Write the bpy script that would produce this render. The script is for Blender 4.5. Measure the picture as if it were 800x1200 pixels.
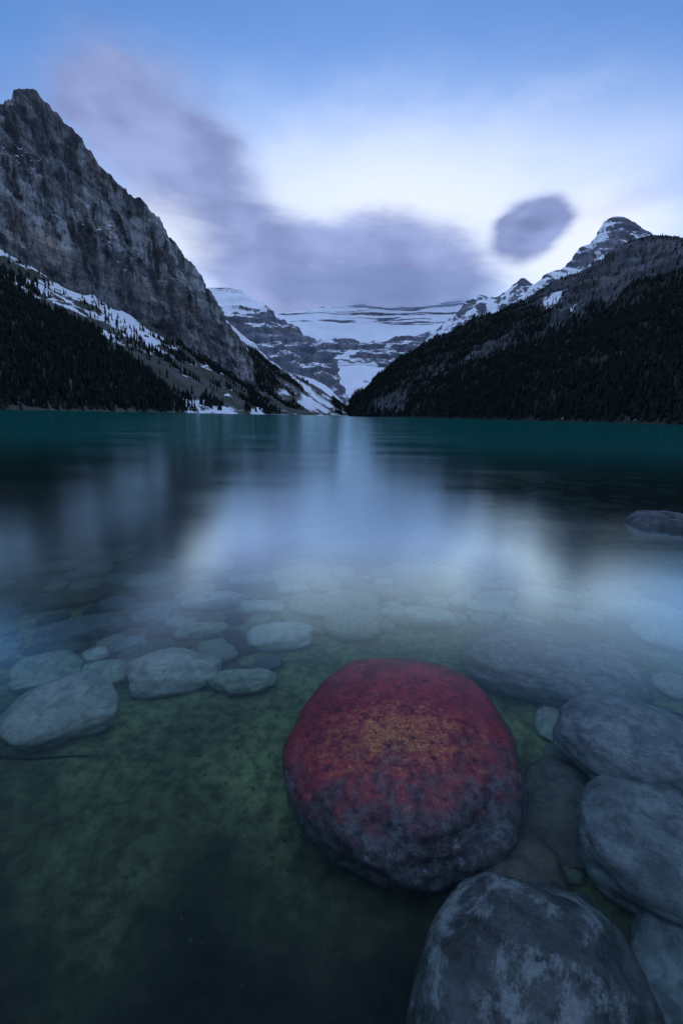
import bpy, math, random
import numpy as np
from mathutils import Matrix, Vector, Euler

# ------------------------------------------------------------------ scene reset
for o in list(bpy.data.objects):
    bpy.data.objects.remove(o)
scene = bpy.context.scene
COL = scene.collection
R = math.radians

# ------------------------------------------------------------------ camera
CAM_H = 1.5
PITCH = math.atan(113 / 533.3)
ROLL = math.atan(0.0225)
cam_data = bpy.data.cameras.new('camera')
cam_data.sensor_fit = 'VERTICAL'
cam_data.sensor_height = 36.0
cam_data.sensor_width = 24.0
cam_data.lens = 16.0
cam_data.clip_start = 0.02
cam_data.clip_end = 60000
cam = bpy.data.objects.new('camera', cam_data)
COL.objects.link(cam)
CAM_M = (Matrix.Rotation(R(90) - PITCH, 3, 'X') @ Matrix.Rotation(ROLL, 3, 'Z'))
cam.matrix_world = Matrix.Translation((0, 0, CAM_H)) @ CAM_M.to_4x4()
scene.camera = cam
RM = np.array(CAM_M)
F = 16.0 / 36.0 * 1200

# ------------------------------------------------------------------ world: dusk sky with clouds
SUN_EL, SUN_AZ = 10.0, 3.0            # the sun has gone behind the ridge straight ahead
world = bpy.data.worlds.new('World')
scene.world = world
world.use_nodes = True
SKY_STRENGTH = 0.15

# ------------------------------------------------------------------ sun (already hidden: faint, very soft)
sun_d = bpy.data.lights.new('sun', 'SUN')
sun_d.energy = 0.6
sun_d.angle = R(4)
sun_d.color = (1.0, 0.93, 0.86)
sun = bpy.data.objects.new('sun', sun_d)
COL.objects.link(sun)
sun.location = (0, 0, 3000)
sun.rotation_euler = Euler((R(-(90 - SUN_EL)), 0, R(-SUN_AZ)))

# ------------------------------------------------------------------ exposure and sampling
vs = scene.view_settings
vs.view_transform = 'Standard'
vs.look = 'None'
vs.exposure = 0.92
vs.gamma = 1.0
vs.use_curve_mapping = False
cy = scene.cycles
cy.use_denoising = True
cy.use_adaptive_sampling = False
cy.max_bounces = 10
cy.diffuse_bounces = 3
cy.glossy_bounces = 4
cy.transmission_bounces = 8
cy.volume_bounces = 2
cy.transparent_max_bounces = 8
cy.sample_clamp_indirect = 4.0
cy.blur_glossy = 0.3


def ray(px, py):
    v = RM @ np.array([(px - 400) / F, (600 - py) / F, -1.0])
    return v / np.linalg.norm(v)


def at(px, py, dist):
    """point seen at a picture position, at a horizontal distance in metres"""
    v = ray(px, py)
    s = dist / math.hypot(v[0], v[1])
    return np.array([v[0] * s, v[1] * s, CAM_H + v[2] * s])


def sky_angles(px, py):
    v = ray(px, py)
    return math.atan2(v[0], v[1]), math.asin(v[2])


# ------------------------------------------------------------------ node helper
class NT:
    def __init__(self, tree):
        self.t = tree
        self.n = tree.nodes
        self.l = tree.links

    def node(self, typ, **kw):
        n = self.n.new(typ)
        for k, v in kw.items():
            setattr(n, k, v)
        return n

    def put(self, sock, v):
        if isinstance(v, bpy.types.NodeSocket):
            self.l.new(v, sock)
        elif v is not None:
            sock.default_value = v

    def math(self, op, a, b=None, c=None, clamp=False):
        n = self.node('ShaderNodeMath', operation=op, use_clamp=clamp)
        self.put(n.inputs[0], a)
        self.put(n.inputs[1], b)
        self.put(n.inputs[2], c)
        return n.outputs[0]

    def mix(self, fac, a, b, blend='MIX'):
        n = self.node('ShaderNodeMix', data_type='RGBA', blend_type=blend, clamp_factor=True)
        self.put(n.inputs[0], fac)
        for s, v in ((n.inputs[6], a), (n.inputs[7], b)):
            if isinstance(v, (tuple, list)):
                v = tuple(v) + (1.0,) if len(v) == 3 else tuple(v)
            self.put(s, v)
        return n.outputs[2]

    def mapping(self, vec, loc=(0, 0, 0), rot=(0, 0, 0), scale=(1, 1, 1), typ='POINT'):
        n = self.node('ShaderNodeMapping', vector_type=typ)
        self.put(n.inputs[0], vec)
        n.inputs[1].default_value = loc
        n.inputs[2].default_value = rot
        n.inputs[3].default_value = scale
        return n.outputs[0]

    def noise(self, vec, scale, detail=4, rough=0.5, dist=0.0, col=False):
        n = self.node('ShaderNodeTexNoise')
        self.put(n.inputs['Vector'], vec)
        n.inputs['Scale'].default_value = scale
        n.inputs['Detail'].default_value = detail
        n.inputs['Roughness'].default_value = rough
        n.inputs['Distortion'].default_value = dist
        return n.outputs['Color' if col else 0]

    def ramp(self, v, a, b, lo=0.0, hi=1.0, smooth=True):
        n = self.node('ShaderNodeMapRange', interpolation_type='SMOOTHSTEP' if smooth else 'LINEAR')
        self.put(n.inputs[0], v)
        n.inputs[1].default_value = a
        n.inputs[2].default_value = b
        n.inputs[3].default_value = lo
        n.inputs[4].default_value = hi
        return n.outputs[0]

    def attr(self, name):
        return self.node('ShaderNodeAttribute', attribute_name=name).outputs['Fac']


def build_world():
    T = NT(world.node_tree)
    T.n.clear()
    out = T.node('ShaderNodeOutputWorld')
    bg = T.node('ShaderNodeBackground')
    T.l.new(bg.outputs[0], out.inputs[0])
    sky = T.node('ShaderNodeTexSky', sky_type='NISHITA')
    sky.sun_disc = False
    sky.sun_elevation = R(SUN_EL)
    sky.sun_rotation = R(SUN_AZ)
    sky.altitude = 1700
    sky.air_density = 1.0
    sky.dust_density = 1.0
    sky.ozone_density = 3.0
    tc = T.node('ShaderNodeTexCoord')
    sep = T.node('ShaderNodeSeparateXYZ')
    T.l.new(tc.outputs['Generated'], sep.inputs[0])
    az = T.math('ARCTAN2', sep.outputs[0], sep.outputs[1])
    el = T.math('ARCSINE', sep.outputs[2])
    cmb = T.node('ShaderNodeCombineXYZ')
    T.l.new(az, cmb.inputs[0])
    T.l.new(el, cmb.inputs[1])
    P = cmb.outputs[0]
    # cool dusk white balance of the whole sky
    gm = T.node('ShaderNodeGamma')
    T.l.new(sky.outputs[0], gm.inputs[0])
    gm.inputs[1].default_value = 1.0
    base = T.mix(1.0, gm.outputs[0], SKY_TINT, 'MULTIPLY')
    hs = T.node('ShaderNodeHueSaturation')
    hs.inputs['Saturation'].default_value = 1.0
    T.l.new(base, hs.inputs['Color'])
    skycol = hs.outputs[0]
    # warped sky position
    nz = T.noise(T.mapping(P, scale=(1.0, 2.2, 1)), 7.0, 5, 0.55, col=True)
    sub = T.node('ShaderNodeVectorMath', operation='SUBTRACT')
    T.l.new(nz, sub.inputs[0])
    sub.inputs[1].default_value = (0.5, 0.5, 0.5)
    scl = T.node('ShaderNodeVectorMath', operation='SCALE')
    T.l.new(sub.outputs[0], scl.inputs[0])
    scl.inputs['Scale'].default_value = 0.075
    add = T.node('ShaderNodeVectorMath', operation='ADD')
    T.l.new(P, add.inputs[0])
    T.l.new(scl.outputs[0], add.inputs[1])
    W = add.outputs[0]
    soft = T.node('ShaderNodeMix', data_type='VECTOR')
    soft.inputs[0].default_value = 0.5
    T.l.new(P, soft.inputs[4])
    T.l.new(W, soft.inputs[5])
    W2 = soft.outputs[1]

    def blobs(items):
        tot = None
        for (px, py, rx, ry, rot, wt) in items:
            a0, e0 = sky_angles(px, py)
            m = T.mapping(W2 if wt > 2 else W, (a0, e0, 0), (0, 0, R(rot)), (rx / F, ry / F, 1), 'TEXTURE')
            g = T.node('ShaderNodeTexGradient', gradient_type='SPHERICAL')
            T.l.new(m, g.inputs[0])
            v = T.math('MULTIPLY', T.ramp(g.outputs['Fac'], 0, 1), wt)
            tot = v if tot is None else T.math('ADD', tot, v)
        return tot
    dens = blobs(CLOUDS)
    # cloud and veil continue out of view, added to brighten the scene
    far = T.noise(T.mapping(P, scale=(1.0, 2.6, 1), rot=(0, 0, 0.3)), 3.0, 5, 0.5)
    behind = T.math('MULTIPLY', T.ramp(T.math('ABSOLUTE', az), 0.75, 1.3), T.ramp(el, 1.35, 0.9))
    dens = T.math('ADD', dens, T.math('MULTIPLY', T.ramp(far, 0.40, 0.62, 0, 0.8), behind))
    streak = T.noise(T.mapping(P, scale=(1.3, 7.0, 1), rot=(0, 0, 0.25)), 5.0, 4, 0.5)
    dens = T.math('MULTIPLY', dens, T.ramp(streak, 0.25, 0.75, 0.8, 1.15))
    fac = T.ramp(dens, -0.1, 1.15)
    lit = T.noise(T.mapping(P, scale=(1.0, 1.6, 1), rot=(0, 0, 0.4)), 7.0, 3, 0.45)
    ccol = T.mix(T.ramp(lit, 0.36, 0.68), CLOUD_MID, CLOUD_LIGHT)
    thick = T.math('MULTIPLY', T.ramp(dens, 1.5, 3.4), T.ramp(lit, 0.2, 0.6, 1.0, 0.7))
    ccol = T.mix(thick, ccol, CLOUD_DARK)
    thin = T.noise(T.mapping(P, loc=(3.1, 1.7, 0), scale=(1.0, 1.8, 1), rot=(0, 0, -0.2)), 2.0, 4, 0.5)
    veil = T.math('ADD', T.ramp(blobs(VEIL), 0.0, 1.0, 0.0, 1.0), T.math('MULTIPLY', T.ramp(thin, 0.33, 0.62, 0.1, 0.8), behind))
    over = T.math('MULTIPLY', T.ramp(el, 0.85, 1.3), T.ramp(thin, 0.30, 0.60, 0.25, 0.85))  # unseen overhead veil, added as fill light
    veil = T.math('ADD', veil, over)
    skycol = T.mix(veil, skycol, T.mix(T.math('MAXIMUM', behind, T.ramp(el, 0.8, 1.0)), VEIL_COL, VEIL_FILL))
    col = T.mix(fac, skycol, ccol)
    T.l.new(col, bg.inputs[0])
    bg.inputs[1].default_value = SKY_STRENGTH


SKY_TINT = (0.56, 0.67, 0.82)
CLOUD_DARK = (0.52, 0.70, 1.42)
CLOUD_MID = (0.86, 1.08, 2.02)
CLOUD_LIGHT = (1.25, 1.55, 2.7)
VEIL_COL = (3.1, 3.35, 4.0)
VEIL_FILL = (2.2, 3.0, 4.9)  # bright veil added behind and above the camera to fill the light
VEIL = [(470, 270, 500, 165, 0, 0.72), (520, 230, 900, 130, 0, 0.15), (300, 345, 70, 45, 0, 0.9), (215, 270, 80, 50, 0, 0.7), (690, 290, 120, 60, 0, 0.5)]
CLOUDS = [  # picture px, py, half width, half height, tilt, weight
    (130, 128, 70, 55, -25, 0.9),
    (185, 165, 130, 85, -20, 1.3),
    (262, 222, 105, 50, -28, 0.55),
    (0, 95, 80, 50, 0, 0.3),
    (310, 302, 130, 58, -5, 1.0),
    (400, 318, 180, 70, 0, 1.4),
    (490, 320, 130, 60, 0, 1.2),
    (420, 355, 220, 50, 0, 1.1),
    (622, 266, 48, 34, 12, 3.2),
    (430, 262, 80, 18, 0, 0.4),
    (760, 225, 130, 22, 10, 0.3),
]
build_world()

# ------------------------------------------------------------------ numpy noise
_rng = np.random.RandomState(7)
_PERM = _rng.permutation(4096)
_VAL = _rng.rand(4096) * 2 - 1


def vnoise(p):
    i = np.floor(p).astype(np.int64)
    f = p - i
    f = f * f * f * (f * (f * 6 - 15) + 10)
    r = 0
    for dx in (0, 1):
        wx = f[..., 0] if dx else 1 - f[..., 0]
        hx = _PERM[(i[..., 0] + dx) & 4095]
        for dy in (0, 1):
            wy = f[..., 1] if dy else 1 - f[..., 1]
            hy = _PERM[(hx + i[..., 1] + dy) & 4095]
            for dz in (0, 1):
                wz = f[..., 2] if dz else 1 - f[..., 2]
                r = r + wx * wy * wz * _VAL[_PERM[(hy + i[..., 2] + dz) & 4095]]
    return r


def fbm(p, octv=5, gain=0.5, lac=2.03):
    a, s, n = 1.0, 0, 0
    for k in range(octv):
        s = s + a * vnoise(p + 17.3 * k)
        n += a
        a *= gain
        p = p * lac
    return s / n


def ridged(p, octv=5, gain=0.5, lac=2.03):
    a, s, n = 1.0, 0, 0
    for k in range(octv):
        s = s + a * (1 - 2 * np.abs(vnoise(p + 9.1 * k)))
        n += a
        a *= gain
        p = p * lac
    return s / n


def sstep(a, b, x):
    t = np.clip((x - a) / (b - a), 0, 1)
    return t * t * (3 - 2 * t)


# ------------------------------------------------------------------ mesh helpers
def mesh_from(name, verts, faces, mat=None, smooth=True, attrs=None):
    """faces: (n,3) or (n,4) integer array"""
    me = bpy.data.meshes.new(name)
    verts = np.asarray(verts, dtype=np.float32)
    faces = np.asarray(faces, dtype=np.int32)
    k = faces.shape[1]
    me.vertices.add(len(verts))
    me.vertices.foreach_set('co', verts.ravel())
    me.loops.add(faces.size)
    me.loops.foreach_set('vertex_index', faces.ravel())
    me.polygons.add(len(faces))
    me.polygons.foreach_set('loop_start', np.arange(0, faces.size, k, dtype=np.int32))
    me.polygons.foreach_set('loop_total', np.full(len(faces), k, dtype=np.int32))
    me.polygons.foreach_set('use_smooth', np.full(len(faces), smooth, dtype=bool))
    me.update(calc_edges=True)
    for an, av in (attrs or {}).items():
        a = me.attributes.new(an, 'FLOAT', 'POINT')
        a.data.foreach_set('value', np.asarray(av, dtype=np.float32).ravel())
    if mat:
        me.materials.append(mat)
    return me


def link(name, me, parent=None, loc=(0, 0, 0), rot=(0, 0, 0)):
    o = bpy.data.objects.new(name, me)
    COL.objects.link(o)
    o.location = loc
    o.rotation_euler = rot
    if parent:
        o.parent = parent
    return o


def tag(o, label, cat=None, group=None, kind=None):
    o['label'] = label
    if cat:
        o['category'] = cat
    if group:
        o['group'] = group
    if kind:
        o['kind'] = kind
    return o


def new_mat(name):
    m = bpy.data.materials.new(name)
    m.use_nodes = True
    T = NT(m.node_tree)
    T.n.clear()
    out = T.node('ShaderNodeOutputMaterial')
    b = T.node('ShaderNodeBsdfPrincipled')
    T.l.new(b.outputs[0], out.inputs[0])
    return m, T, b, out


# ------------------------------------------------------------------ materials
def mountain_mat(name, dark, mid, warm, soil, snow_soft=0.06, scale=1.0, soil2=None, dip=0.0):
    m, T, b, out = new_mat(name)
    geo = T.node('ShaderNodeNewGeometry')
    pos = geo.outputs['Position']
    vert = T.noise(T.mapping(pos, scale=(0.03 * scale, 0.03 * scale, 0.006 * scale)), 1.0, 6, 0.6)
    dot = T.node('ShaderNodeVectorMath', operation='DOT_PRODUCT')
    T.l.new(pos, dot.inputs[0])
    dot.inputs[1].default_value = (dip, 0, 1)
    px_ = T.node('ShaderNodeSeparateXYZ')
    T.l.new(pos, px_.inputs[0])
    cv = T.node('ShaderNodeCombineXYZ')
    T.l.new(T.math('MULTIPLY', px_.outputs[0], 0.0035 * scale), cv.inputs[0])
    T.l.new(T.math('MULTIPLY', px_.outputs[1], 0.0035 * scale), cv.inputs[1])
    T.l.new(T.math('MULTIPLY', dot.outputs['Value'], 0.055 * scale), cv.inputs[2])
    strata = T.noise(cv.outputs[0], 1.0, 6, 0.65)
    slab = T.noise(pos, 0.0045 * scale, 3, 0.5)
    patch = T.noise(pos, 0.006 * scale, 5, 0.6)
    fine = T.noise(pos, 0.12 * scale, 4, 0.65)
    c = T.mix(T.ramp(vert, 0.38, 0.60), dark, mid)
    c = T.mix(T.ramp(patch, 0.5, 0.68, 0, 0.8), c, warm)
    c = T.mix(T.ramp(strata, 0.38, 0.52, 0.5, 0.0), c, dark)
    c = T.mix(T.ramp(slab, 0.40, 0.62, 0.6, 0.0), c, dark)
    vfine = T.noise(T.mapping(pos, scale=(0.13 * scale, 0.13 * scale, 0.022 * scale)), 1.0, 5, 0.65)
    c = T.mix(T.ramp(vfine, 0.38, 0.52, 0.65, 0.0), c, tuple(x * 0.6 for x in dark))
    c = T.mix(T.ramp(fine, 0.3, 0.55, 0.4, 0.0), c, dark)
    so = T.mix(T.ramp(T.noise(pos, 0.02 * scale, 5, 0.65), 0.35, 0.65), soil, soil2 or soil)
    so = T.mix(T.ramp(fine, 0.35, 0.65, 0.45, 0), so, tuple(x * 0.45 for x in soil))
    c = T.mix(T.attr('soil'), c, so)
    sn = T.math('ADD', T.attr('snow'), T.math('MULTIPLY', T.math('SUBTRACT', fine, 0.5), 0.55))
    sf = T.ramp(sn, 0.5 - snow_soft, 0.5 + snow_soft)
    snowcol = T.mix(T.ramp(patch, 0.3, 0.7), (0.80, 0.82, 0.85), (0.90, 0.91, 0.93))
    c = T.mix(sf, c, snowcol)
    T.l.new(c, b.inputs['Base Color'])
    b.inputs['Roughness'].default_value = 0.92
    b.inputs['Specular IOR Level'].default_value = 0.2
    bump = T.node('ShaderNodeBump')
    bump.inputs['Strength'].default_value = 0.6
    bump.inputs['Distance'].default_value = 4.0 / scale
    hsum = T.math('ADD', T.math('MULTIPLY', fine, 0.8), vfine)
    T.l.new(hsum, bump.inputs['Height'])
    T.l.new(bump.outputs[0], b.inputs['Normal'])
    return m


def forest_mat(name, a, bcol):
    m, T, b, out = new_mat(name)
    geo = T.node('ShaderNodeNewGeometry')
    n = T.noise(geo.outputs['Position'], 0.11, 4, 0.7)
    c = T.mix(T.ramp(n, 0.38, 0.68), a, bcol)
    T.l.new(c, b.inputs['Base Color'])
    b.inputs['Roughness'].default_value = 0.9
    b.inputs['Specular IOR Level'].default_value = 0.1
    return m


# ------------------------------------------------------------------ mountain sheets
def catmull(P, t):
    """P (k,3), t (n) in 0..k-1"""
    k = len(P)
    i = np.clip(np.floor(t).astype(int), 0, k - 2)
    f = (t - i)[:, None]
    p0 = P[np.maximum(i - 1, 0)]
    p1 = P[i]
    p2 = P[i + 1]
    p3 = P[np.minimum(i + 2, k - 1)]
    m1 = (p2 - p0) * 0.5 * 0.8
    m2 = (p3 - p1) * 0.5 * 0.8
    f2, f3 = f * f, f * f * f
    return (2 * f3 - 3 * f2 + 1) * p1 + (f3 - 2 * f2 + f) * m1 + (-2 * f3 + 3 * f2) * p2 + (f3 - f2) * m2


def grid_normals(G):
    du = np.gradient(G, axis=1)
    dv = np.gradient(G, axis=0)
    n = np.cross(du, dv)
    n /= np.linalg.norm(n, axis=-1, keepdims=True) + 1e-9
    return n


def sheet(rows, nu, nvs, dispf=None, back=(250, 0.75)):
    """rows from foot to ridge; each row a list of (px, py, dist).  Returns grid (V,U,3), v coordinate
    (row index, fractional) and u (0..k-1) for masks; a back slope is added behind the ridge."""
    R3 = [np.array([at(*c) for c in r]) for r in rows]
    k = len(rows[0])
    # even spacing along the ridge
    seg = np.linalg.norm(np.diff(R3[-1], axis=0), axis=1) + 0.4 * np.linalg.norm(np.diff(R3[0], axis=0), axis=1)
    cum = np.concatenate([[0], np.cumsum(seg)])
    t = np.interp(np.linspace(0, cum[-1], nu), cum, np.arange(k))
    L = [catmull(r, t) for r in R3]
    G, V = [], []
    for j in range(len(L) - 1):
        n = nvs[j]
        for s in range(n):
            w = s / n
            G.append(L[j] * (1 - w) + L[j + 1] * w)
            V.append(j + w)
    G.append(L[-1])
    V.append(len(L) - 1)
    G = np.array(G)
    V = np.array(V)
    vv = np.repeat(V[:, None], nu, 1)
    uu = np.repeat(t[None, :], len(V), 0)
    if dispf:
        N = grid_normals(G)
        G = G + dispf(G, N, uu, vv)
    # back side of the mountain: falls away from the viewer to the ground
    ridge = G[-1]
    out = ridge.copy()
    out[:, 2] = 0
    out /= np.linalg.norm(out, axis=1, keepdims=True)
    bk = []
    nb = 16
    z0 = ridge[:, 2]
    for s in range(1, nb + 1):
        w = s / nb
        q = ridge + out * (w * (np.maximum(z0, 30)[:, None] / back[1]))
        q[:, 2] = z0 * (1 - w) - 12 * w
        q += (fbm(q * 0.01, 4)[:, None] * np.array([0, 0, 1.0])) * np.minimum(60, z0 * 0.15)[:, None] * min(1, 3 * w) * (1 - w)
        bk.append(q)
    full = np.concatenate([G, np.array(bk)], 0)
    return G, uu, vv, full, nb


def grid_faces(V, U):
    a = np.arange(V * U).reshape(V, U)
    return np.stack([a[:-1, :-1], a[:-1, 1:], a[1:, 1:], a[1:, :-1]], -1).reshape(-1, 4)


def mountain(name, label, rows, nu, nvs, mat, dispf, maskf, back=(250, 0.75), kind_cat='mountain'):
    G, uu, vv, full, nb = sheet(rows, nu, nvs, dispf, back)
    N = grid_normals(G)
    masks = maskf(G, N, uu, vv)
    at_ = {}
    for kx, m in masks.items():
        if kx.startswith('_'):
            continue
        at_[kx] = np.concatenate([m, np.repeat(m[-1:], nb, 0)], 0)
    me = mesh_from(name, full.reshape(-1, 3), grid_faces(full.shape[0], full.shape[1]), mat, True, at_)
    o = link(name, me)
    o['label'] = label
    o['kind'] = 'structure'
    return G, N, masks


def tree_mesh(pts, hs, seed, layers=3, sides=6):
    """many slim conifers: stacked ragged cones"""
    rs = np.random.RandomState(seed)
    n = len(pts)
    V, Fc = [], []
    off = 0
    base = np.arange(n)
    for L in range(layers):
        z0 = 0.06 + 0.28 * L
        z1 = min(1.0, z0 + 0.5)
        if L == layers - 1:
            z1 = 1.0
        rad = 0.17 * (1 - 0.27 * L)
        ang = rs.rand(n)[:, None] * 6.28 + np.arange(sides)[None] * 2 * np.pi / sides
        rr = hs[:, None] * rad * (0.65 + 0.6 * rs.rand(n, sides))
        ring = np.stack([pts[:, None, 0] + rr * np.cos(ang), pts[:, None, 1] + rr * np.sin(ang),
                         pts[:, None, 2] + hs[:, None] * (z0 + 0.07 * (rs.rand(n, sides) - 0.5))], -1)
        apex = pts + np.stack([np.zeros(n), np.zeros(n), hs * z1], -1)
        vv = np.concatenate([ring, apex[:, None, :]], 1).reshape(-1, 3)
        V.append(vv)
        idx = off + np.arange(n)[:, None] * (sides + 1)
        for s in range(sides):
            Fc.append(np.concatenate([idx + s, idx + (s + 1) % sides, idx + sides], 1))
        off += n * (sides + 1)
    return np.concatenate(V), np.concatenate(Fc)


def scatter(G, w, count, seed):
    """random points on a grid sheet with probability by area * weight"""
    rs = np.random.RandomState(seed)
    A = np.linalg.norm(np.cross(G[:-1, 1:] - G[:-1, :-1], G[1:, :-1] - G[:-1, :-1]), axis=-1)
    W = 0.25 * (w[:-1, :-1] + w[1:, 1:] + w[:-1, 1:] + w[1:, :-1])
    p = (A * np.clip(W, 0, 1)).ravel()
    cdf = np.cumsum(p)
    ii = np.searchsorted(cdf, rs.rand(count) * cdf[-1])
    ii = np.minimum(ii, len(p) - 1)
    r, c = np.unravel_index(ii, A.shape)
    a, b = rs.rand(count, 1), rs.rand(count, 1)
    return (G[r, c] * (1 - a) * (1 - b) + G[r, c + 1] * a * (1 - b) + G[r + 1, c] * (1 - a) * b + G[r + 1, c + 1] * a * b)


def forest(name, label, G, w, count, mat, hmin, hmax, seed):
    pts = scatter(G, w, count, seed)
    pts[:, 2] -= 0.8
    pts = pts[pts[:, 2] > -0.6]
    rs = np.random.RandomState(seed + 1)
    hs = (hmin + (hmax - hmin) * rs.rand(len(pts)) ** 1.3) * (1 - 0.45 * np.clip(pts[:, 2] / 500, 0, 1))
    v, f = tree_mesh(pts, hs, seed + 2)
    o = link(name, mesh_from(name, v, f, mat, False))
    tag(o, label, 'forest', kind='stuff')
    return pts, hs


def zn(G, sx, sy, sz):
    return G * np.array([sx, sy, sz])


M_left = mountain_mat('left_cliff_rock', (0.035, 0.038, 0.043), (0.40, 0.405, 0.40), (0.42, 0.335, 0.28),
                      (0.12, 0.115, 0.105), soil2=(0.06, 0.066, 0.045), dip=0.33)
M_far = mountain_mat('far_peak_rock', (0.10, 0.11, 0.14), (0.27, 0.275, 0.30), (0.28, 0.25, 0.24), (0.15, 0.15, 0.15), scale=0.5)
M_right = mountain_mat('right_slope_rock', (0.05, 0.05, 0.052), (0.155, 0.16, 0.175), (0.18, 0.165, 0.155), (0.05, 0.055, 0.045),
                       soil2=(0.02, 0.025, 0.02))
M_forest = forest_mat('conifer_foliage', (0.005, 0.009, 0.009), (0.022, 0.032, 0.023))

# ---- left mountain: cliff above a talus slope
ridgeA = [(-200, 190, 1330), (-70, 150, 1400), (-8, 128, 1450), (8, 116, 1480), (20, 106, 1495), (32, 102, 1505), (48, 111, 1515), (78, 147, 1540),
          (112, 186, 1580), (152, 225, 1640), (180, 254, 1690), (200, 281, 1730), (232, 322, 1800), (247, 344, 1850), (266, 382, 1920), (286, 420, 2000),
          (303, 464, 2080), (345, 479, 2200), (400, 486.5, 2400)]
baseA = [(-200, 262, 1130), (-70, 270, 1200), (-8, 285, 1250), (8, 292, 1265), (18, 298, 1275), (32, 306, 1290), (50, 320, 1305), (80, 336, 1335),
         (114, 350, 1380), (152, 370, 1440), (180, 386, 1500), (200, 398, 1540), (232, 416, 1640), (249, 429, 1700), (268, 441, 1790), (288, 455, 1880),
         (304, 469, 1980), (346, 482, 2120), (400, 487.5, 2330)]
midA = [(-210, 300, 1090), (-75, 305, 1150), (-10, 318, 1180), (10, 324, 1190), (24, 331, 1200), (42, 342, 1210), (62, 352, 1220), (94, 368, 1250),
        (130, 384, 1290), (170, 402, 1340), (200, 416, 1390), (222, 426, 1430), (252, 440, 1530), (268, 449, 1590), (286, 457, 1680), (304, 466, 1780),
        (320, 474, 1890), (354, 484, 2060), (400, 488, 2300)]
shoreA = [(-420, 470), (-200, 480), (-60, 520), (-20, 540), (10, 560), (40, 580), (75, 610), (115, 660), (155, 730), (190, 830), (215, 910), (235, 980), (262, 1090),
          (280, 1180), (300, 1300), (320, 1430), (340, 1560), (370, 1850), (404, 2280)]


def horizon_y(px):
    return 600 - 113 + (px - 400) * math.tan(ROLL)


def on_water(px, dist, z):
    yc = horizon_y(px)
    lo = at(px, yc, dist)
    hi = at(px, yc + 1.0, dist)
    return (px, yc + (lo[2] - z) / (lo[2] - hi[2]), dist)


def shore_rows(shore, below=-14, near=60):
    return [on_water(p, d - near, below) for p, d in shore], [on_water(p, d, 0.35) for p, d in shore]


def dispA(G, N, uu, vv):
    cliff = sstep(2.75, 3.15, vv) * (1 - sstep(16.0, 17.0, uu))
    edge = 1 - 0.5 * sstep(3.9, 4.0, vv)
    ribs = ridged(zn(G, 0.012, 0.012, 0.002), 5, 0.55)
    big = fbm(zn(G, 0.0035, 0.0035, 0.003), 4)
    # dipping strata: ledges follow the ridge line down to the right
    h = G[..., 2] + 0.33 * G[..., 0] + 14 * fbm(zn(G, 0.008, 0.008, 0.004), 3)
    st = (h / 46.0) % 1.0
    step = (sstep(0.0, 0.25, st) - st) * 6
    st2 = (h / 17.0 + 0.3) % 1.0
    step2 = (sstep(0.0, 0.3, st2) - st2) * 6
    fine = fbm(zn(G, 0.06, 0.06, 0.03), 4, 0.6)
    crack = ridged(zn(G, 0.035, 0.035, 0.008), 4, 0.6)
    d = cliff * edge * (ribs * 34 + big * 55 + step + 0.35 * step2 + fine * 6 + crack * 11)
    tal = 1 - sstep(2.75, 3.0, vv)
    water_fade = sstep(1.0, 1.15, vv)
    gully = ridged(np.stack([G[..., 0] * 0.008 - G[..., 1] * 0.004, G[..., 1] * 0.002, G[..., 2] * 0.002], -1), 4)
    d = d + tal * water_fade * (gully * 9 + fbm(zn(G, 0.02, 0.02, 0.02), 4) * 9)
    D = N * d[..., None]
    jag = sstep(3.85, 4.0, vv) * (vnoise(zn(G, 0.05, 0.05, 0.0)) * 6 + vnoise(zn(G, 0.14, 0.14, 0.0)) * 4)
    D[..., 2] += jag * (1 - sstep(15.5, 17.0, uu))
    return D


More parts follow.
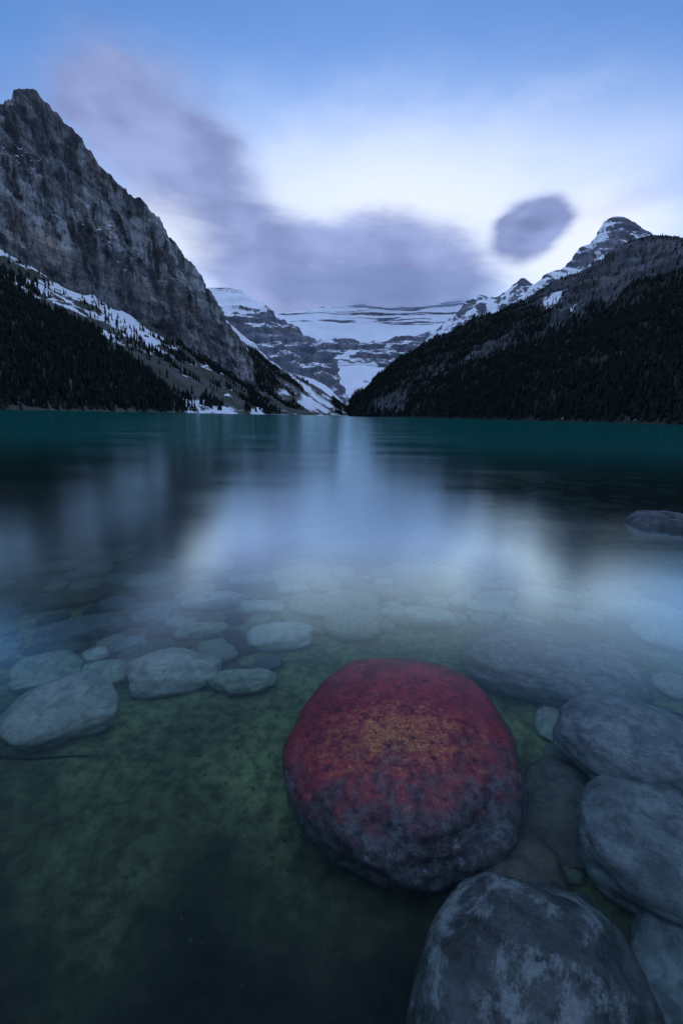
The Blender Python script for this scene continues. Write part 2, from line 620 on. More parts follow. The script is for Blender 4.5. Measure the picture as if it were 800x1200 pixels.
def maskA(G, N, uu, vv):
    cliff = sstep(2.8, 3.02, vv) * (1 - sstep(16.0, 16.8, uu))
    nz = np.abs(N[..., 2])
    pn = fbm(zn(G, 0.012, 0.012, 0.012), 5)
    pl = fbm(zn(G, 0.0045, 0.0045, 0.0045), 4)
    left = 1 - sstep(3.0, 8.5, uu)
    ledge = cliff * sstep(0.62, 0.88, nz) * (0.26 + 0.5 * left + 0.9 * pl)
    # band of old snow along the foot of the cliff
    diag = fbm(np.stack([(G[..., 0] * 0.8 - G[..., 2] * 0.5) * 0.02, G[..., 1] * 0.006, (G[..., 2] * 0.8 + G[..., 0] * 0.45) * 0.05], -1), 4, 0.6)
    band = np.exp(-((vv - 2.3) / 0.75) ** 4) * (1 - sstep(9.8, 12.5, uu)) * sstep(2.99, 2.9, vv)
    talus = band * (0.60 + 1.6 * diag + 0.28 * np.exp(-((vv - 2.6) / 0.25) ** 2))
    low = np.exp(-((vv - 1.05) / 0.16) ** 2) * sstep(8.6, 9.6, uu) * (1 - sstep(18.2, 18.6, uu)) * (0.45 + 0.9 * fbm(zn(G, 0.01, 0.01, 0.03), 4))
    strips = (1 - cliff) * sstep(8.6, 10.5, uu) * sstep(0.12, 0.42, diag) * 0.62 * sstep(1.0, 1.1, vv)
    snow = np.maximum.reduce([ledge, talus, low, strips])
    soil = 1 - cliff
    # trees: lower left slope, and a line under the cliff further along
    lim = np.interp(uu, [0, 2, 3, 5, 7, 8, 9, 9.8, 10.6, 18], [2.1, 2.1, 2.0, 1.9, 1.74, 1.6, 1.38, 1.1, 0.9, 0.9])
    veg = sstep(0.10, -0.10, vv - lim - 0.30 * pn - 0.15 * diag)
    strip = np.exp(-((vv - 2.72) / 0.13) ** 2) * sstep(10.3, 11.5, uu) * (1 - sstep(15.8, 16.4, uu))
    clump = sstep(0.08, 0.25, pn) * sstep(8.5, 9.5, uu) * (1 - sstep(14.5, 16, uu)) * (vv < 2.5) * 0.8
    sparse = 0.16 * sstep(-0.1, 0.2, pn) * (1 - cliff) * (1 - sstep(10, 12, uu)) * (vv < 2.85)
    vegm = np.maximum.reduce([veg, strip, clump, sparse]) * (vv > 1.004)
    snow = np.maximum(snow, np.exp(-((vv - 1.0) / 0.012) ** 2) * (0.45 + 0.8 * pn))
    snow = snow * (1 - 0.5 * veg)
    return {'snow': snow, 'soil': soil, '_veg': vegm, '_dense': veg}


f0, f1 = shore_rows(shoreA)
GA, NA, MA = mountain('left_mountain', 'steep grey rock mountain with a dipping cliff face rising above the left shore',
                      [f0, f1, midA, baseA, ridgeA], 520, [6, 130, 60, 300], M_left, dispA, maskA)
forest('left_forest', 'dark conifer forest covering the foot of the left cliff mountain', GA, MA['_veg'], 9000, M_forest, 11, 24, 11)

# ---- shoulder behind it: snowy slope with dark trees running down to the head of the lake
ridgeB = [(150, 300, 2500), (225, 340, 2540), (258, 368, 2580), (280, 388, 2620), (300, 406, 2660), (320, 424, 2700), (340, 438, 2750), (362, 450, 2800),
          (382, 462, 2850), (400, 474, 2900), (416, 487, 2950)]
midB = [(150, 420, 2400), (225, 430, 2420), (270, 440, 2440), (296, 448, 2460), (318, 456, 2480), (336, 463, 2500), (355, 469, 2530), (374, 474, 2560),
        (390, 479, 2600), (405, 483, 2650), (418, 488, 2700)]
shoreB = [(150, 2150), (230, 2180), (280, 2200), (310, 2220), (330, 2230), (348, 2240), (365, 2260), (382, 2280), (396, 2300), (408, 2320), (420, 2340)]


def dispB(G, N, uu, vv):
    g = ridged(np.stack([G[..., 0] * 0.006 - G[..., 1] * 0.002, G[..., 1] * 0.003, G[..., 2] * 0.004], -1), 5)
    d = (g * 16 + fbm(zn(G, 0.02, 0.02, 0.02), 4) * 12) * sstep(1.0, 1.2, vv)
    D = N * d[..., None]
    return D


def maskB(G, N, uu, vv):
    diag = fbm(np.stack([(G[..., 0] * 0.7 - G[..., 2] * 0.6) * 0.004, G[..., 1] * 0.002, (G[..., 2] * 0.8 + G[..., 0] * 0.6) * 0.02], -1), 5, 0.6)
    pn = fbm(zn(G, 0.01, 0.01, 0.01), 4)
    snow = 0.30 + 0.75 * diag + 0.25 * pn + 0.22 * sstep(7, 3, uu) * sstep(2, 3, vv)
    snow = np.maximum(snow, np.exp(-((vv - 1.05) / 0.2) ** 2) * 0.6)
    veg = sstep(0.05, -0.15, diag + 0.15 * pn) * np.where(uu > 5, 1.0, 0.75)
    veg = veg * (vv > 1.05) * (1 - 0.8 * sstep(3.5, 1.5, uu))
    return {'snow': snow, 'soil': np.ones_like(snow), '_veg': veg}


f0, f1 = shore_rows(shoreB)
GB, NB, MB_ = mountain('snowy_shoulder', 'snow streaked slope with dark trees at the head of the lake',
                       [f0, f1, midB, ridgeB], 260, [4, 60, 90], M_left, dispB, maskB)
forest('shoulder_forest', 'dark conifers on the snow streaked slope at the head of the lake', GB, MB_['_veg'], 3500, M_forest, 14, 26, 21)

# ---- snow capped peak in the middle distance
ridgeC = [(120, 345, 4300), (190, 338, 4400), (240, 337, 4450), (266, 336.5, 4500), (284, 344, 4500), (298, 352, 4500), (312, 360, 4480), (326, 374, 4460), (344, 387, 4430),
          (362, 399, 4400), (378, 413, 4360), (388, 430, 4330), (394, 448, 4300), (410, 470, 4200)]
capC = [(120, 372, 4150), (190, 370, 4200), (240, 366, 4250), (268, 366, 4270), (290, 370, 4290), (306, 372, 4300), (318, 377, 4300), (330, 388, 4290), (346, 399, 4270),
        (362, 410, 4250), (376, 422, 4230), (385, 436, 4210), (390, 451, 4190), (406, 472, 4100)]
footC = [(120, 440, 3900), (190, 435, 3930), (240, 430, 3950), (270, 430, 3980), (296, 432, 4000), (316, 434, 4010), (332, 437, 4010), (346, 440, 4010), (358, 443, 4010),
         (368, 446, 4000), (377, 450, 3990), (384, 454, 3980), (390, 460, 3970), (404, 476, 3950)]
lowC = [(120, 487, 3300), (190, 487, 3300), (240, 487, 3300), (275, 487, 3300), (305, 487, 3300), (325, 487, 3300), (342, 487, 3300), (356, 487, 3300), (368, 487, 3300),
        (380, 487, 3300), (390, 487.5, 3300), (400, 488, 3300), (408, 488, 3300), (420, 488, 3300)]


def dispC(G, N, uu, vv):
    cl = sstep(0.9, 1.2, vv)
    h = G[..., 2] - 0.12 * G[..., 0] + 30 * fbm(zn(G, 0.003, 0.003, 0.002), 3)
    st = (h / 95.0) % 1.0
    step = (sstep(0.0, 0.3, st) - st) * 42
    ribs = ridged(zn(G, 0.006, 0.006, 0.002), 5, 0.55)
    d = cl * (ribs * 36 + step + fbm(zn(G, 0.002, 0.002, 0.002), 4) * 70) + (1 - cl) * fbm(zn(G, 0.006, 0.006, 0.006), 4) * 25
    D = N * d[..., None] * (1 - 0.5 * sstep(2.85, 3.0, vv))[..., None]
    return D


def maskC(G, N, uu, vv):
    nz = np.abs(N[..., 2])
    pn = fbm(zn(G, 0.005, 0.005, 0.012), 5)
    cap = sstep(1.9, 2.15, vv + 0.35 * pn) * sstep(7.2, 5.0, uu + 2.0 * pn) * 0.78 - 0.35 * np.maximum(0, fbm(zn(G, 0.002, 0.002, 0.04), 4)) * 2.0
    led = sstep(0.6, 0.9, nz + 0.25 * pn) * 0.56
    apron = sstep(1.12, 0.9, vv + 0.12 * pn) * 0.85
    snow = np.maximum.reduce([cap, led, apron]) + 0.12 * pn
    return {'snow': snow, 'soil': sstep(1.0, 0.8, vv) * 0.6}


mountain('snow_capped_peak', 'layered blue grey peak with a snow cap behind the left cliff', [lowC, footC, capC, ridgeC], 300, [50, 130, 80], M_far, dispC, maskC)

# ---- glacier wall closing the valley
cols = [200, 260, 300, 330, 360, 400, 440, 480, 510, 535, 560, 600, 660, 740]
yR = [372, 370, 368, 366, 362, 358, 359, 361, 358, 353, 350, 352, 360, 370]
ridgeD = [(c, y, 7600) for c, y in zip(cols, yR)]
snowD = [(c, y, 6500) for c, y in zip(cols, [398, 398, 397, 397, 398, 400, 399, 396, 395, 396, 398, 400, 405, 410])]
baseD = [(c, y, 6150) for c, y in zip(cols, [434, 434, 434, 434, 433, 432, 433, 436, 440, 442, 444, 446, 450, 455])]
apronD = [(c, y, 5000) for c, y in zip(cols, [470] * 14)]
lowD = [(c, y, 4300) for c, y in zip(cols, [488] * 14)]


def dispD(G, N, uu, vv):
    cl = sstep(1.9, 2.1, vv) * (1 - sstep(2.95, 3.1, vv))
    h = G[..., 2] + 60 * fbm(zn(G, 0.002, 0.002, 0.002), 3)
    st = (h / 120.0) % 1.0
    step = (sstep(0.0, 0.35, st) - st) * 70
    ribs = ridged(zn(G, 0.004, 0.004, 0.0016), 5, 0.55)
    d = cl * (ribs * 60 + step) + fbm(zn(G, 0.002, 0.002, 0.002), 5) * 70 + (1 - cl) * (ridged(zn(G, 0.002, 0.002, 0.004), 4) * 22)
    return N * d[..., None]


def maskD(G, N, uu, vv):
    nz = np.abs(N[..., 2])
    pn = fbm(zn(G, 0.0035, 0.0035, 0.009), 5, 0.6)
    horiz = fbm(zn(G, 0.0012, 0.0012, 0.02), 4, 0.6)
    cl = sstep(1.95, 2.1, vv + 0.2 * pn) * (1 - sstep(2.9, 3.05, vv + 0.25 * pn))
    top = sstep(2.9, 3.1, vv + 0.2 * pn) * (0.80 - 2.4 * np.maximum(0, horiz - 0.04) * sstep(3.2, 3.5, vv))
    snow = np.maximum.reduce([top, (1 - cl) * (vv < 2.4) * (0.78 - 0.9 * np.maximum(0, pn - 0.2)), cl * (0.14 + 1.0 * pn + 0.5 * sstep(0.6, 0.9, nz))])
    return {'snow': snow, 'soil': np.zeros_like(snow)}


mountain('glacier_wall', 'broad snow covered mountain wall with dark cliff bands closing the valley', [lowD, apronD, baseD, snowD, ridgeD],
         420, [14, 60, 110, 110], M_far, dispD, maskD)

# ---- small snowy peaks right of the glacier
ridgeE = [(500, 400, 5000), (520, 380, 5000), (536, 366, 5020), (548, 352, 5030), (562, 345, 5040), (578, 349, 5050), (590, 343, 5060), (604, 332, 5070), (612, 327, 5080), (622, 333, 5080),
          (634, 338, 5080), (660, 345, 5080), (700, 350, 5080)]
footE = [(500, 440, 4500), (520, 430, 4500), (536, 428, 4500), (548, 425, 4500), (562, 420, 4500), (578, 418, 4500), (590, 416, 4500), (604, 414, 4500), (614, 412, 4500), (626, 410, 4500),
         (640, 410, 4500), (660, 410, 4500), (700, 410, 4500)]


def dispE(G, N, uu, vv):
    d = ridged(zn(G, 0.006, 0.006, 0.004), 5, 0.55) * 45 + fbm(zn(G, 0.02, 0.02, 0.02), 4) * 14
    return N * d[..., None] * (1 - 0.45 * sstep(0.9, 1.0, vv))[..., None]


def maskE(G, N, uu, vv):
    pn = fbm(zn(G, 0.01, 0.01, 0.01), 5, 0.6)
    snow = 0.62 + 0.75 * pn - 0.2 * sstep(0.75, 0.4, np.abs(N[..., 2]))
    return {'snow': snow, 'soil': np.zeros_like(snow)}


mountain('snowy_crest', 'small snowy pyramid peaks between the glacier wall and the right summit', [footE, ridgeE], 260, [110], M_far, dispE, maskE)

# ---- right rocky summit
ridgeF = [(560, 385, 3500), (600, 356, 3550), (626, 336, 3600), (642, 321, 3630), (656, 318, 3650), (668, 306, 3670), (680, 292, 3690), (696, 281, 3710), (704, 266, 3720), (714, 257, 3730),
          (724, 255, 3740), (740, 262, 3740), (756, 271, 3740), (768, 284, 3740), (800, 300, 3700), (880, 330, 3600)]
footF = [(560, 430, 3200), (600, 420, 3200), (626, 415, 3200), (642, 410, 3200), (656, 406, 3200), (668, 402, 3200), (680, 398, 3200), (696, 394, 3200), (706, 390, 3200), (716, 388, 3200),
         (726, 386, 3200), (742, 384, 3200), (758, 384, 3200), (770, 384, 3200), (800, 384, 3200), (880, 390, 3200)]


def dispF(G, N, uu, vv):
    h = G[..., 2] + 0.25 * G[..., 0] + 20 * fbm(zn(G, 0.005, 0.005, 0.004), 3)
    st = (h / 60.0) % 1.0
    step = (sstep(0.0, 0.3, st) - st) * 26
    d = ridged(zn(G, 0.008, 0.008, 0.004), 5, 0.55) * 30 + step + fbm(zn(G, 0.03, 0.03, 0.02), 4) * 9
    return N * d[..., None] * (1 - 0.5 * sstep(0.9, 1.0, vv))[..., None]


def maskF(G, N, uu, vv):
    pn = fbm(zn(G, 0.011, 0.011, 0.016), 5, 0.6)
    dg = fbm(np.stack([(G[..., 0] * 0.8 - G[..., 2] * 0.5) * 0.006, G[..., 1] * 0.004, (G[..., 2] * 0.8 + G[..., 0] * 0.6) * 0.03], -1), 4, 0.6)
    snow = 0.44 + 0.55 * pn + 0.8 * dg + 0.2 * sstep(0.5, 0.8, np.abs(N[..., 2])) + 0.06 * sstep(6, 3, uu)
    snow = snow - 0.5 * sstep(0.45, 0.2, vv)
    return {'snow': snow, 'soil': np.zeros_like(snow)}


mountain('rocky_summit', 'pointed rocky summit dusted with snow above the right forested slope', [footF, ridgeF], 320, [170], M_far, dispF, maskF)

# ---- right forested mountain
ridgeG = [(408, 484, 2500), (416, 472, 2450), (426, 459, 2380), (442, 446, 2300), (470, 424, 2200), (500, 405, 2120), (530, 391, 2060), (560, 378, 2000), (590, 363, 1950), (620, 347, 1900),
          (650, 332, 1850), (690, 312, 1780), (718, 297, 1730), (742, 284, 1690), (768, 276, 1650), (800, 275, 1600), (870, 280, 1500), (1000, 300, 1350), (1150, 330, 1250)]
midG = [(408, 487, 2300), (420, 478, 2150), (436, 470, 2050), (458, 461, 1950), (490, 450, 1830), (522, 440, 1720), (552, 430, 1640), (582, 420, 1560), (612, 411, 1500), (642, 402, 1440),
        (670, 392, 1390), (704, 380, 1330), (732, 371, 1290), (756, 364, 1260), (782, 358, 1230), (812, 352, 1200), (880, 345, 1120), (1010, 350, 1000), (1160, 370, 900)]
shoreG = [(410, 2250), (424, 2100), (442, 1920), (466, 1700), (496, 1480), (526, 1300), (556, 1150), (586, 1030), (614, 940), (642, 860), (670, 790), (702, 720), (730, 670), (756, 630),
          (782, 600), (812, 570), (880, 520), (1010, 470), (1170, 430)]


def dispG(G, N, uu, vv):
    fade = sstep(1.0, 1.15, vv)
    h = G[..., 2] - 0.1 * G[..., 0] + 25 * fbm(zn(G, 0.006, 0.006, 0.004), 3)
    st = (h / 42.0) % 1.0
    step = (sstep(0.0, 0.3, st) - st) * 16 * sstep(1.9, 2.3, vv)
    d = fade * (ridged(zn(G, 0.004, 0.004, 0.002), 4) * 30 + fbm(zn(G, 0.015, 0.015, 0.01), 5) * 20 + step)
    return N * d[..., None] * (1 - 0.5 * sstep(2.9, 3.0, vv))[..., None]


def maskG(G, N, uu, vv):
    pn = fbm(zn(G, 0.009, 0.009, 0.009), 5, 0.6)
    pl = fbm(zn(G, 0.004, 0.004, 0.006), 3)
    # bare rock: the upper right face and a few outcrops lower down to the left
    up = sstep(8.0, 9.6, uu) * sstep(2.0, 2.25, vv + 0.25 * pn) * (1 - 0.8 * sstep(0.1, 0.3, pl))
    out1 = np.exp(-((uu - 3.2) / 1.2) ** 2 - ((vv - 1.5) / 0.36) ** 2) * 2.0
    out2 = np.exp(-((uu - 6.2) / 1.6) ** 2 - ((vv - 2.15) / 0.22) ** 2) * 1.6
    bare = np.clip(up + (out1 + out2) * sstep(-0.25, 0.2, pn), 0, 1)
    chute = np.exp(-((uu - 9.9) / 0.5) ** 2 - ((vv - 2.45) / 0.25) ** 2)
    snow = chute * (0.42 + 0.9 * pn) + 0.42 * np.exp(-((vv - 1.02) / 0.03) ** 2) + 0.25 * sstep(0.3, 0.5, pn) * bare
    crest = sstep(2.9, 2.97, vv) * 0.5
    veg = np.maximum(1 - bare * 0.93, crest) * (vv > 1.003)
    return {'snow': snow, 'soil': 1 - bare, '_veg': veg, '_bare': bare}


f0, f1 = shore_rows(shoreG)
GG, NG, MG = mountain('right_mountain', 'dark forested mountainside with bare rock bands rising from the right shore',
                      [f0, f1, midG, ridgeG], 460, [6, 170, 150], M_right, dispG, maskG)
forest('right_forest', 'dense dark conifer forest covering the right mountainside', GG, MG['_veg'], 26000, M_forest, 11, 25, 31)


# ------------------------------------------------------------------ lake
def bed_depth(x, y):
    x = np.asarray(x, dtype=float)
    y = np.asarray(y, dtype=float)
    r = y - 0.25 * np.clip(x, -6, 6)
    d = np.interp(r, [-6, -2, 0, 1.0, 2.5, 5, 8, 12, 20, 40, 90, 300], [-0.9, -0.1, 0.42, 0.52, 0.55, 0.75, 1.1, 1.7, 2.8, 3.6, 4.2, 4.5])
    return d


def build_bed():
    ys = np.concatenate([np.arange(-8, 0, 0.25), np.arange(0, 14, 0.045), np.geomspace(14, 3600, 90)])
    xs = np.concatenate([-np.geomspace(2600, 9, 50), np.arange(-8.9, 8.9, 0.06), np.geomspace(9, 2600, 50)])
    X, Y = np.meshgrid(xs, ys)
    P = np.stack([X, Y, np.zeros_like(X)], -1)
    Z = -bed_depth(X, Y)
    near = np.exp(-(np.hypot(X, Y) / 14) ** 2)
    Z = Z + near * (0.05 * fbm(P * 1.1, 4) + 0.022 * fbm(P * 5.0, 4, 0.6))
    P[..., 2] = Z
    m, T, b, out = new_mat('lake_bed_silt')
    pos = T.node('ShaderNodeNewGeometry').outputs['Position']
    big = T.noise(pos, 0.9, 4, 0.55)
    fine = T.noise(pos, 14.0, 6, 0.7)
    sp = T.node('ShaderNodeSeparateXYZ')
    T.l.new(pos, sp.inputs[0])
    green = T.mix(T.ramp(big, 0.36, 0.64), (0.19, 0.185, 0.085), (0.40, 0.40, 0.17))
    mud_shade = T.mix(T.ramp(big, 0.36, 0.64), (0.012, 0.014, 0.012), (0.04, 0.045, 0.032))
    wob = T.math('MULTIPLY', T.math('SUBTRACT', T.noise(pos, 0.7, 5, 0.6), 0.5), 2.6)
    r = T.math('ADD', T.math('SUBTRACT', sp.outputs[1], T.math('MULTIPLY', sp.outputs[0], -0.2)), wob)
    c = T.mix(T.ramp(r, 0.7, 1.7), mud_shade, green)  # lens edge darkening painted into the nearest bed as a dark mud tone
    c = T.mix(T.ramp(r, 3.0, 5.0), c, mud_shade)
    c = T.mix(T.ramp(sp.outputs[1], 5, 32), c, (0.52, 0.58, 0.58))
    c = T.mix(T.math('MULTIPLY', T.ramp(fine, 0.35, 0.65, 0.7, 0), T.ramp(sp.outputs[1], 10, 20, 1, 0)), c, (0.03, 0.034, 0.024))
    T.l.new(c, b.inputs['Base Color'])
    b.inputs['Roughness'].default_value = 0.95
    bump = T.node('ShaderNodeBump')
    bump.inputs['Distance'].default_value = 0.02
    T.l.new(fine, bump.inputs['Height'])
    T.l.new(bump.outputs[0], b.inputs['Normal'])
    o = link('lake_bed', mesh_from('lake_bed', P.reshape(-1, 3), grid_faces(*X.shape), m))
    o['kind'] = 'structure'
    o['label'] = 'silty green brown lake bed seen through the shallow water'
    return o


build_bed()


def build_water():
    xs = np.array([-3200, -400, -60, 60, 400, 3200.0])
    x0, x1, y0, y1, zb = -2600, 2600, -9, 3400, -16
    v = [(x0, y0, 0), (x1, y0, 0), (x1, y1, 0), (x0, y1, 0), (x0, y0, zb), (x1, y0, zb), (x1, y1, zb), (x0, y1, zb)]
    f = [(0, 1, 2, 3), (7, 6, 5, 4), (0, 4, 5, 1), (1, 5, 6, 2), (2, 6, 7, 3), (3, 7, 4, 0)]
    m = bpy.data.materials.new('lake_water')
    m.use_nodes = True
    T = NT(m.node_tree)
    T.n.clear()
    out = T.node('ShaderNodeOutputMaterial')
    rf = T.node('ShaderNodeBsdfRefraction', distribution='BECKMANN')
    rf.inputs['IOR'].default_value = 1.333
    rf.inputs['Roughness'].default_value = WATER_ROUGH_REFR
    gl = T.node('ShaderNodeBsdfGlossy', distribution='BECKMANN')
    gl.inputs['Color'].default_value = (0.80, 1.0, 1.0, 1)
    wpos = T.node('ShaderNodeNewGeometry').outputs['Position']
    wind = T.noise(T.mapping(wpos, scale=(0.05, 0.22, 1.0)), 1.0, 5, 0.6)
    T.l.new(T.ramp(wind, 0.3, 0.7, WATER_ROUGH * 0.82, WATER_ROUGH * 1.18), gl.inputs['Roughness'])
    fr = T.node('ShaderNodeFresnel')
    fr.inputs['IOR'].default_value = WATER_GLOSS
    # wave-averaged reflectance: low looking down, steep rise, levelling off towards grazing
    fac = T.math('ADD', T.ramp(fr.outputs[0], 0.02, 0.07, 0.005, 0.04, False), T.ramp(fr.outputs[0], 0.040, 0.225, 0.0, 0.86))
    fac = T.math('SUBTRACT', fac, T.ramp(fr.outputs[0], 0.40, 0.85, 0.0, 0.14))
    mx = T.node('ShaderNodeMixShader')
    T.l.new(fac, mx.inputs[0])
    T.l.new(rf.outputs[0], mx.inputs[1])
    T.l.new(gl.outputs[0], mx.inputs[2])
    T.l.new(mx.outputs[0], out.inputs['Surface'])
    sc = T.node('ShaderNodeVolumeScatter')
    sc.inputs['Color'].default_value = (*WATER_COLOR, 1)
    sc.inputs['Density'].default_value = WATER_SCATTER
    ab = T.node('ShaderNodeVolumeAbsorption')
    ab.inputs['Color'].default_value = (*WATER_ABS, 1)
    ab.inputs['Density'].default_value = 0.5
    ads = T.node('ShaderNodeAddShader')
    T.l.new(sc.outputs[0], ads.inputs[0])
    T.l.new(ab.outputs[0], ads.inputs[1])
    T.l.new(ads.outputs[0], out.inputs['Volume'])
    o = link('lake_water', mesh_from('lake_water', v, f, m, False))
    o['kind'] = 'structure'
    o['label'] = 'calm teal lake water mirroring the mountains and sky'


WATER_ROUGH = 0.18
WATER_ROUGH_REFR = 0.12
WATER_GLOSS = 1.333
WATER_SCATTER = 0.012
WATER_COLOR = (0.35, 0.92, 1.0)
WATER_ABS = (0.28, 0.91, 0.88)
build_water()


# ------------------------------------------------------------------ stones
def refract_point(px, py, depth_fn):
    """where a picture position meets the lake bed, bent at the water surface"""
    v = ray(px, py)
    s = CAM_H / -v[2]
    hit = np.array([v[0] * s, v[1] * s, 0.0])
    hor = math.hypot(v[0], v[1])
    sin_t = hor / 1.333
    cos_t = math.sqrt(1 - sin_t * sin_t)
    dirh = np.array([v[0], v[1]]) / hor
    p = hit
    for _ in range(6):
        d = depth_fn(p[0], p[1])
        k = max(d, 0) * sin_t / cos_t
        p = np.array([hit[0] + dirh[0] * k, hit[1] + dirh[1] * k, -max(d, 0)])
    return p, hit, cos_t


_ico_cache = {}


def ico(level):
    if level not in _ico_cache:
        import bmesh
        bm = bmesh.new()
        bmesh.ops.create_icosphere(bm, subdivisions=level, radius=1.0)
        bm.verts.ensure_lookup_table()
        v = np.array([x.co[:] for x in bm.verts])
        f = np.array([[q.index for q in t.verts] for t in bm.faces])
        bm.free()
        _ico_cache[level] = (v, f)
    return _ico_cache[level]


def stone_shape(seed, level=5, cuts=5, cut_depth=0.22, rough=0.05, boxy=2.4, soft=0.08):
    """unit stone: rounded block with worn planar facets and uneven skin"""
    rs = np.random.RandomState(seed)
    v, f = ico(level)
    n = v / np.linalg.norm(v, axis=1, keepdims=True)
    r = (np.abs(n) ** boxy).sum(1) ** (-1.0 / boxy)
    p = n * r[:, None]
    for c in range(cuts):
        a = rs.randn(3)
        a /= np.linalg.norm(a)
        lim = 1.0 - cut_depth * (0.3 + 0.7 * rs.rand())
        h = p @ a
        over = h - lim
        # soft clamp: worn edge
        k = soft
        cutv = 0.5 * (over + np.sqrt(over * over + k * k)) * 0.86
        p = p - cutv[:, None] * a[None]
    off = rs.rand(3) * 50
    lo = fbm(p * 1.1 + off, 3)
    mid = fbm(p * 3.5 + off, 4, 0.5)
    hi = fbm(p * 14 + off, 3, 0.6)
    p = p * (1 + 0.16 * lo + rough * mid + rough * 0.22 * hi)[:, None]
    p /= np.abs(p).max(0)
    return p, f


def rock_mat(name, base, light, dark, red=None, scale=1.0, wet=0.45, vein=None):
    m, T, b, out = new_mat(name)
    oi = T.node('ShaderNodeObjectInfo')
    tc = T.node('ShaderNodeTexCoord')
    ad = T.node('ShaderNodeVectorMath', operation='ADD')
    T.l.new(tc.outputs['Object'], ad.inputs[0])
    T.l.new(oi.outputs['Location'], ad.inputs[1])
    P = ad.outputs[0]
    a = T.noise(P, 5 * scale, 6, 0.65)
    bb = T.noise(P, 30 * scale, 5, 0.7)
    sp = T.noise(P, 120 * scale, 3, 0.6)
    c = T.mix(T.ramp(a, 0.35, 0.65), base, light)
    mm = T.noise(P, 11 * scale, 6, 0.7, 0.4)
    c = T.mix(T.ramp(mm, 0.36, 0.56, 0.75, 0), c, dark)
    c = T.mix(T.ramp(bb, 0.36, 0.56, 0.4, 0), c, dark)
    c = T.mix(T.ramp(sp, 0.58, 0.72, 0, 0.35), c, light)
    if vein:
        vn = T.noise(T.mapping(P, scale=(1.0, 0.6, 0.9), rot=(0, 0, 0.7)), 9, 9, 0.8, 0.35)
        vn = T.math('ADD', vn, T.math('MULTIPLY', T.math('SUBTRACT', a, 0.5), 0.6))
        c = T.mix(T.ramp(vn, 0.5, 0.64), c, vein)
    # stones differ a little from one another
    v = T.node('ShaderNodeHueSaturation')
    T.l.new(c, v.inputs['Color'])
    T.l.new(T.ramp(oi.outputs['Random'], 0, 1, 0.72, 1.2, False), v.inputs['Value'])
    T.l.new(T.ramp(oi.outputs['Random'], 0, 1, 1.15, 0.8, False), v.inputs['Saturation'])
    c = v.outputs[0]
    T.l.new(c, b.inputs['Base Color'])
    b.inputs['Roughness'].default_value = wet
    bump = T.node('ShaderNodeBump')
    bump.inputs['Strength'].default_value = 0.8
    bump.inputs['Distance'].default_value = 0.012 / scale
    T.l.new(T.math('ADD', bb, T.math('MULTIPLY', sp, 0.4)), bump.inputs['Height'])
    T.l.new(bump.outputs[0], b.inputs['Normal'])
    return m


def red_mat():
    m, T, b, out = new_mat('red_boulder_rock')
    tc = T.node('ShaderNodeTexCoord')
    P = tc.outputs['Object']
    sep = T.node('ShaderNodeSeparateXYZ')
    T.l.new(P, sep.inputs[0])
    a = T.noise(P, 4.0, 6, 0.65)
    bb = T.noise(P, 22, 6, 0.72)
    sp = T.noise(P, 75, 4, 0.65)
    med = T.noise(P, 9.0, 5, 0.7, 0.5)
    z = T.math('ADD', sep.outputs[2], T.math('MULTIPLY', T.math('SUBTRACT', a, 0.5), 0.30))
    z = T.math('ADD', z, T.math('MULTIPLY', T.math('SUBTRACT', med, 0.5), 0.55))
    z = T.math('ADD', z, T.math('MULTIPLY', sep.outputs[0], -0.18))
    z = T.math('ADD', z, T.math('MULTIPLY', sep.outputs[1], 0.40))
    red = T.mix(T.ramp(med, 0.36, 0.62), (0.30, 0.018, 0.045), (0.58, 0.055, 0.075))
    orange = T.mix(T.ramp(sp, 0.38, 0.62), (0.40, 0.10, 0.035), (0.90, 0.40, 0.14))
    # rusty patches gather in a broken belt below the crimson top
    pm = T.mapping(P, (-0.03, -0.15, 0.10), (0, 0, 0.3), (0.60, 0.44, 0.7), 'TEXTURE')
    pg = T.node('ShaderNodeTexGradient', gradient_type='SPHERICAL')
    T.l.new(pm, pg.inputs[0])
    belt = T.math('ADD', pg.outputs['Fac'], T.math('MULTIPLY', T.math('SUBTRACT', med, 0.5), 0.9))
    om = T.math('ADD', T.math('MULTIPLY', belt, 0.30), T.math('MULTIPLY', bb, 0.75))
    c = T.mix(T.ramp(om, 0.44, 0.70), red, orange)
    c = T.mix(T.ramp(bb, 0.34, 0.47, 0.9, 0), c, (0.03, 0.012, 0.02))
    c = T.mix(T.ramp(sp, 0.64, 0.72, 0, 0.75), c, (0.75, 0.58, 0.55))
    # grey, uncoloured stone lower down the sides
    grey = T.mix(T.ramp(bb, 0.40, 0.60), (0.06, 0.055, 0.06), (0.22, 0.205, 0.215))
    grey = T.mix(T.ramp(med, 0.42, 0.62, 0, 0.8), grey, (0.09, 0.06, 0.06))
    grey = T.mix(T.math('MULTIPLY', T.ramp(med, 0.56, 0.66), T.ramp(bb, 0.45, 0.6)), grey, (0.55, 0.52, 0.60))
    c = T.mix(T.ramp(z, RED_LO, RED_HI), grey, c)
    T.l.new(c, b.inputs['Base Color'])
    b.inputs['Roughness'].default_value = 0.32
    bump = T.node('ShaderNodeBump')
    bump.inputs['Strength'].default_value = 0.8
    bump.inputs['Distance'].default_value = 0.012
    T.l.new(T.math('ADD', bb, T.math('MULTIPLY', sp, 0.5)), bump.inputs['Height'])
    T.l.new(bump.outputs[0], b.inputs['Normal'])
    return m


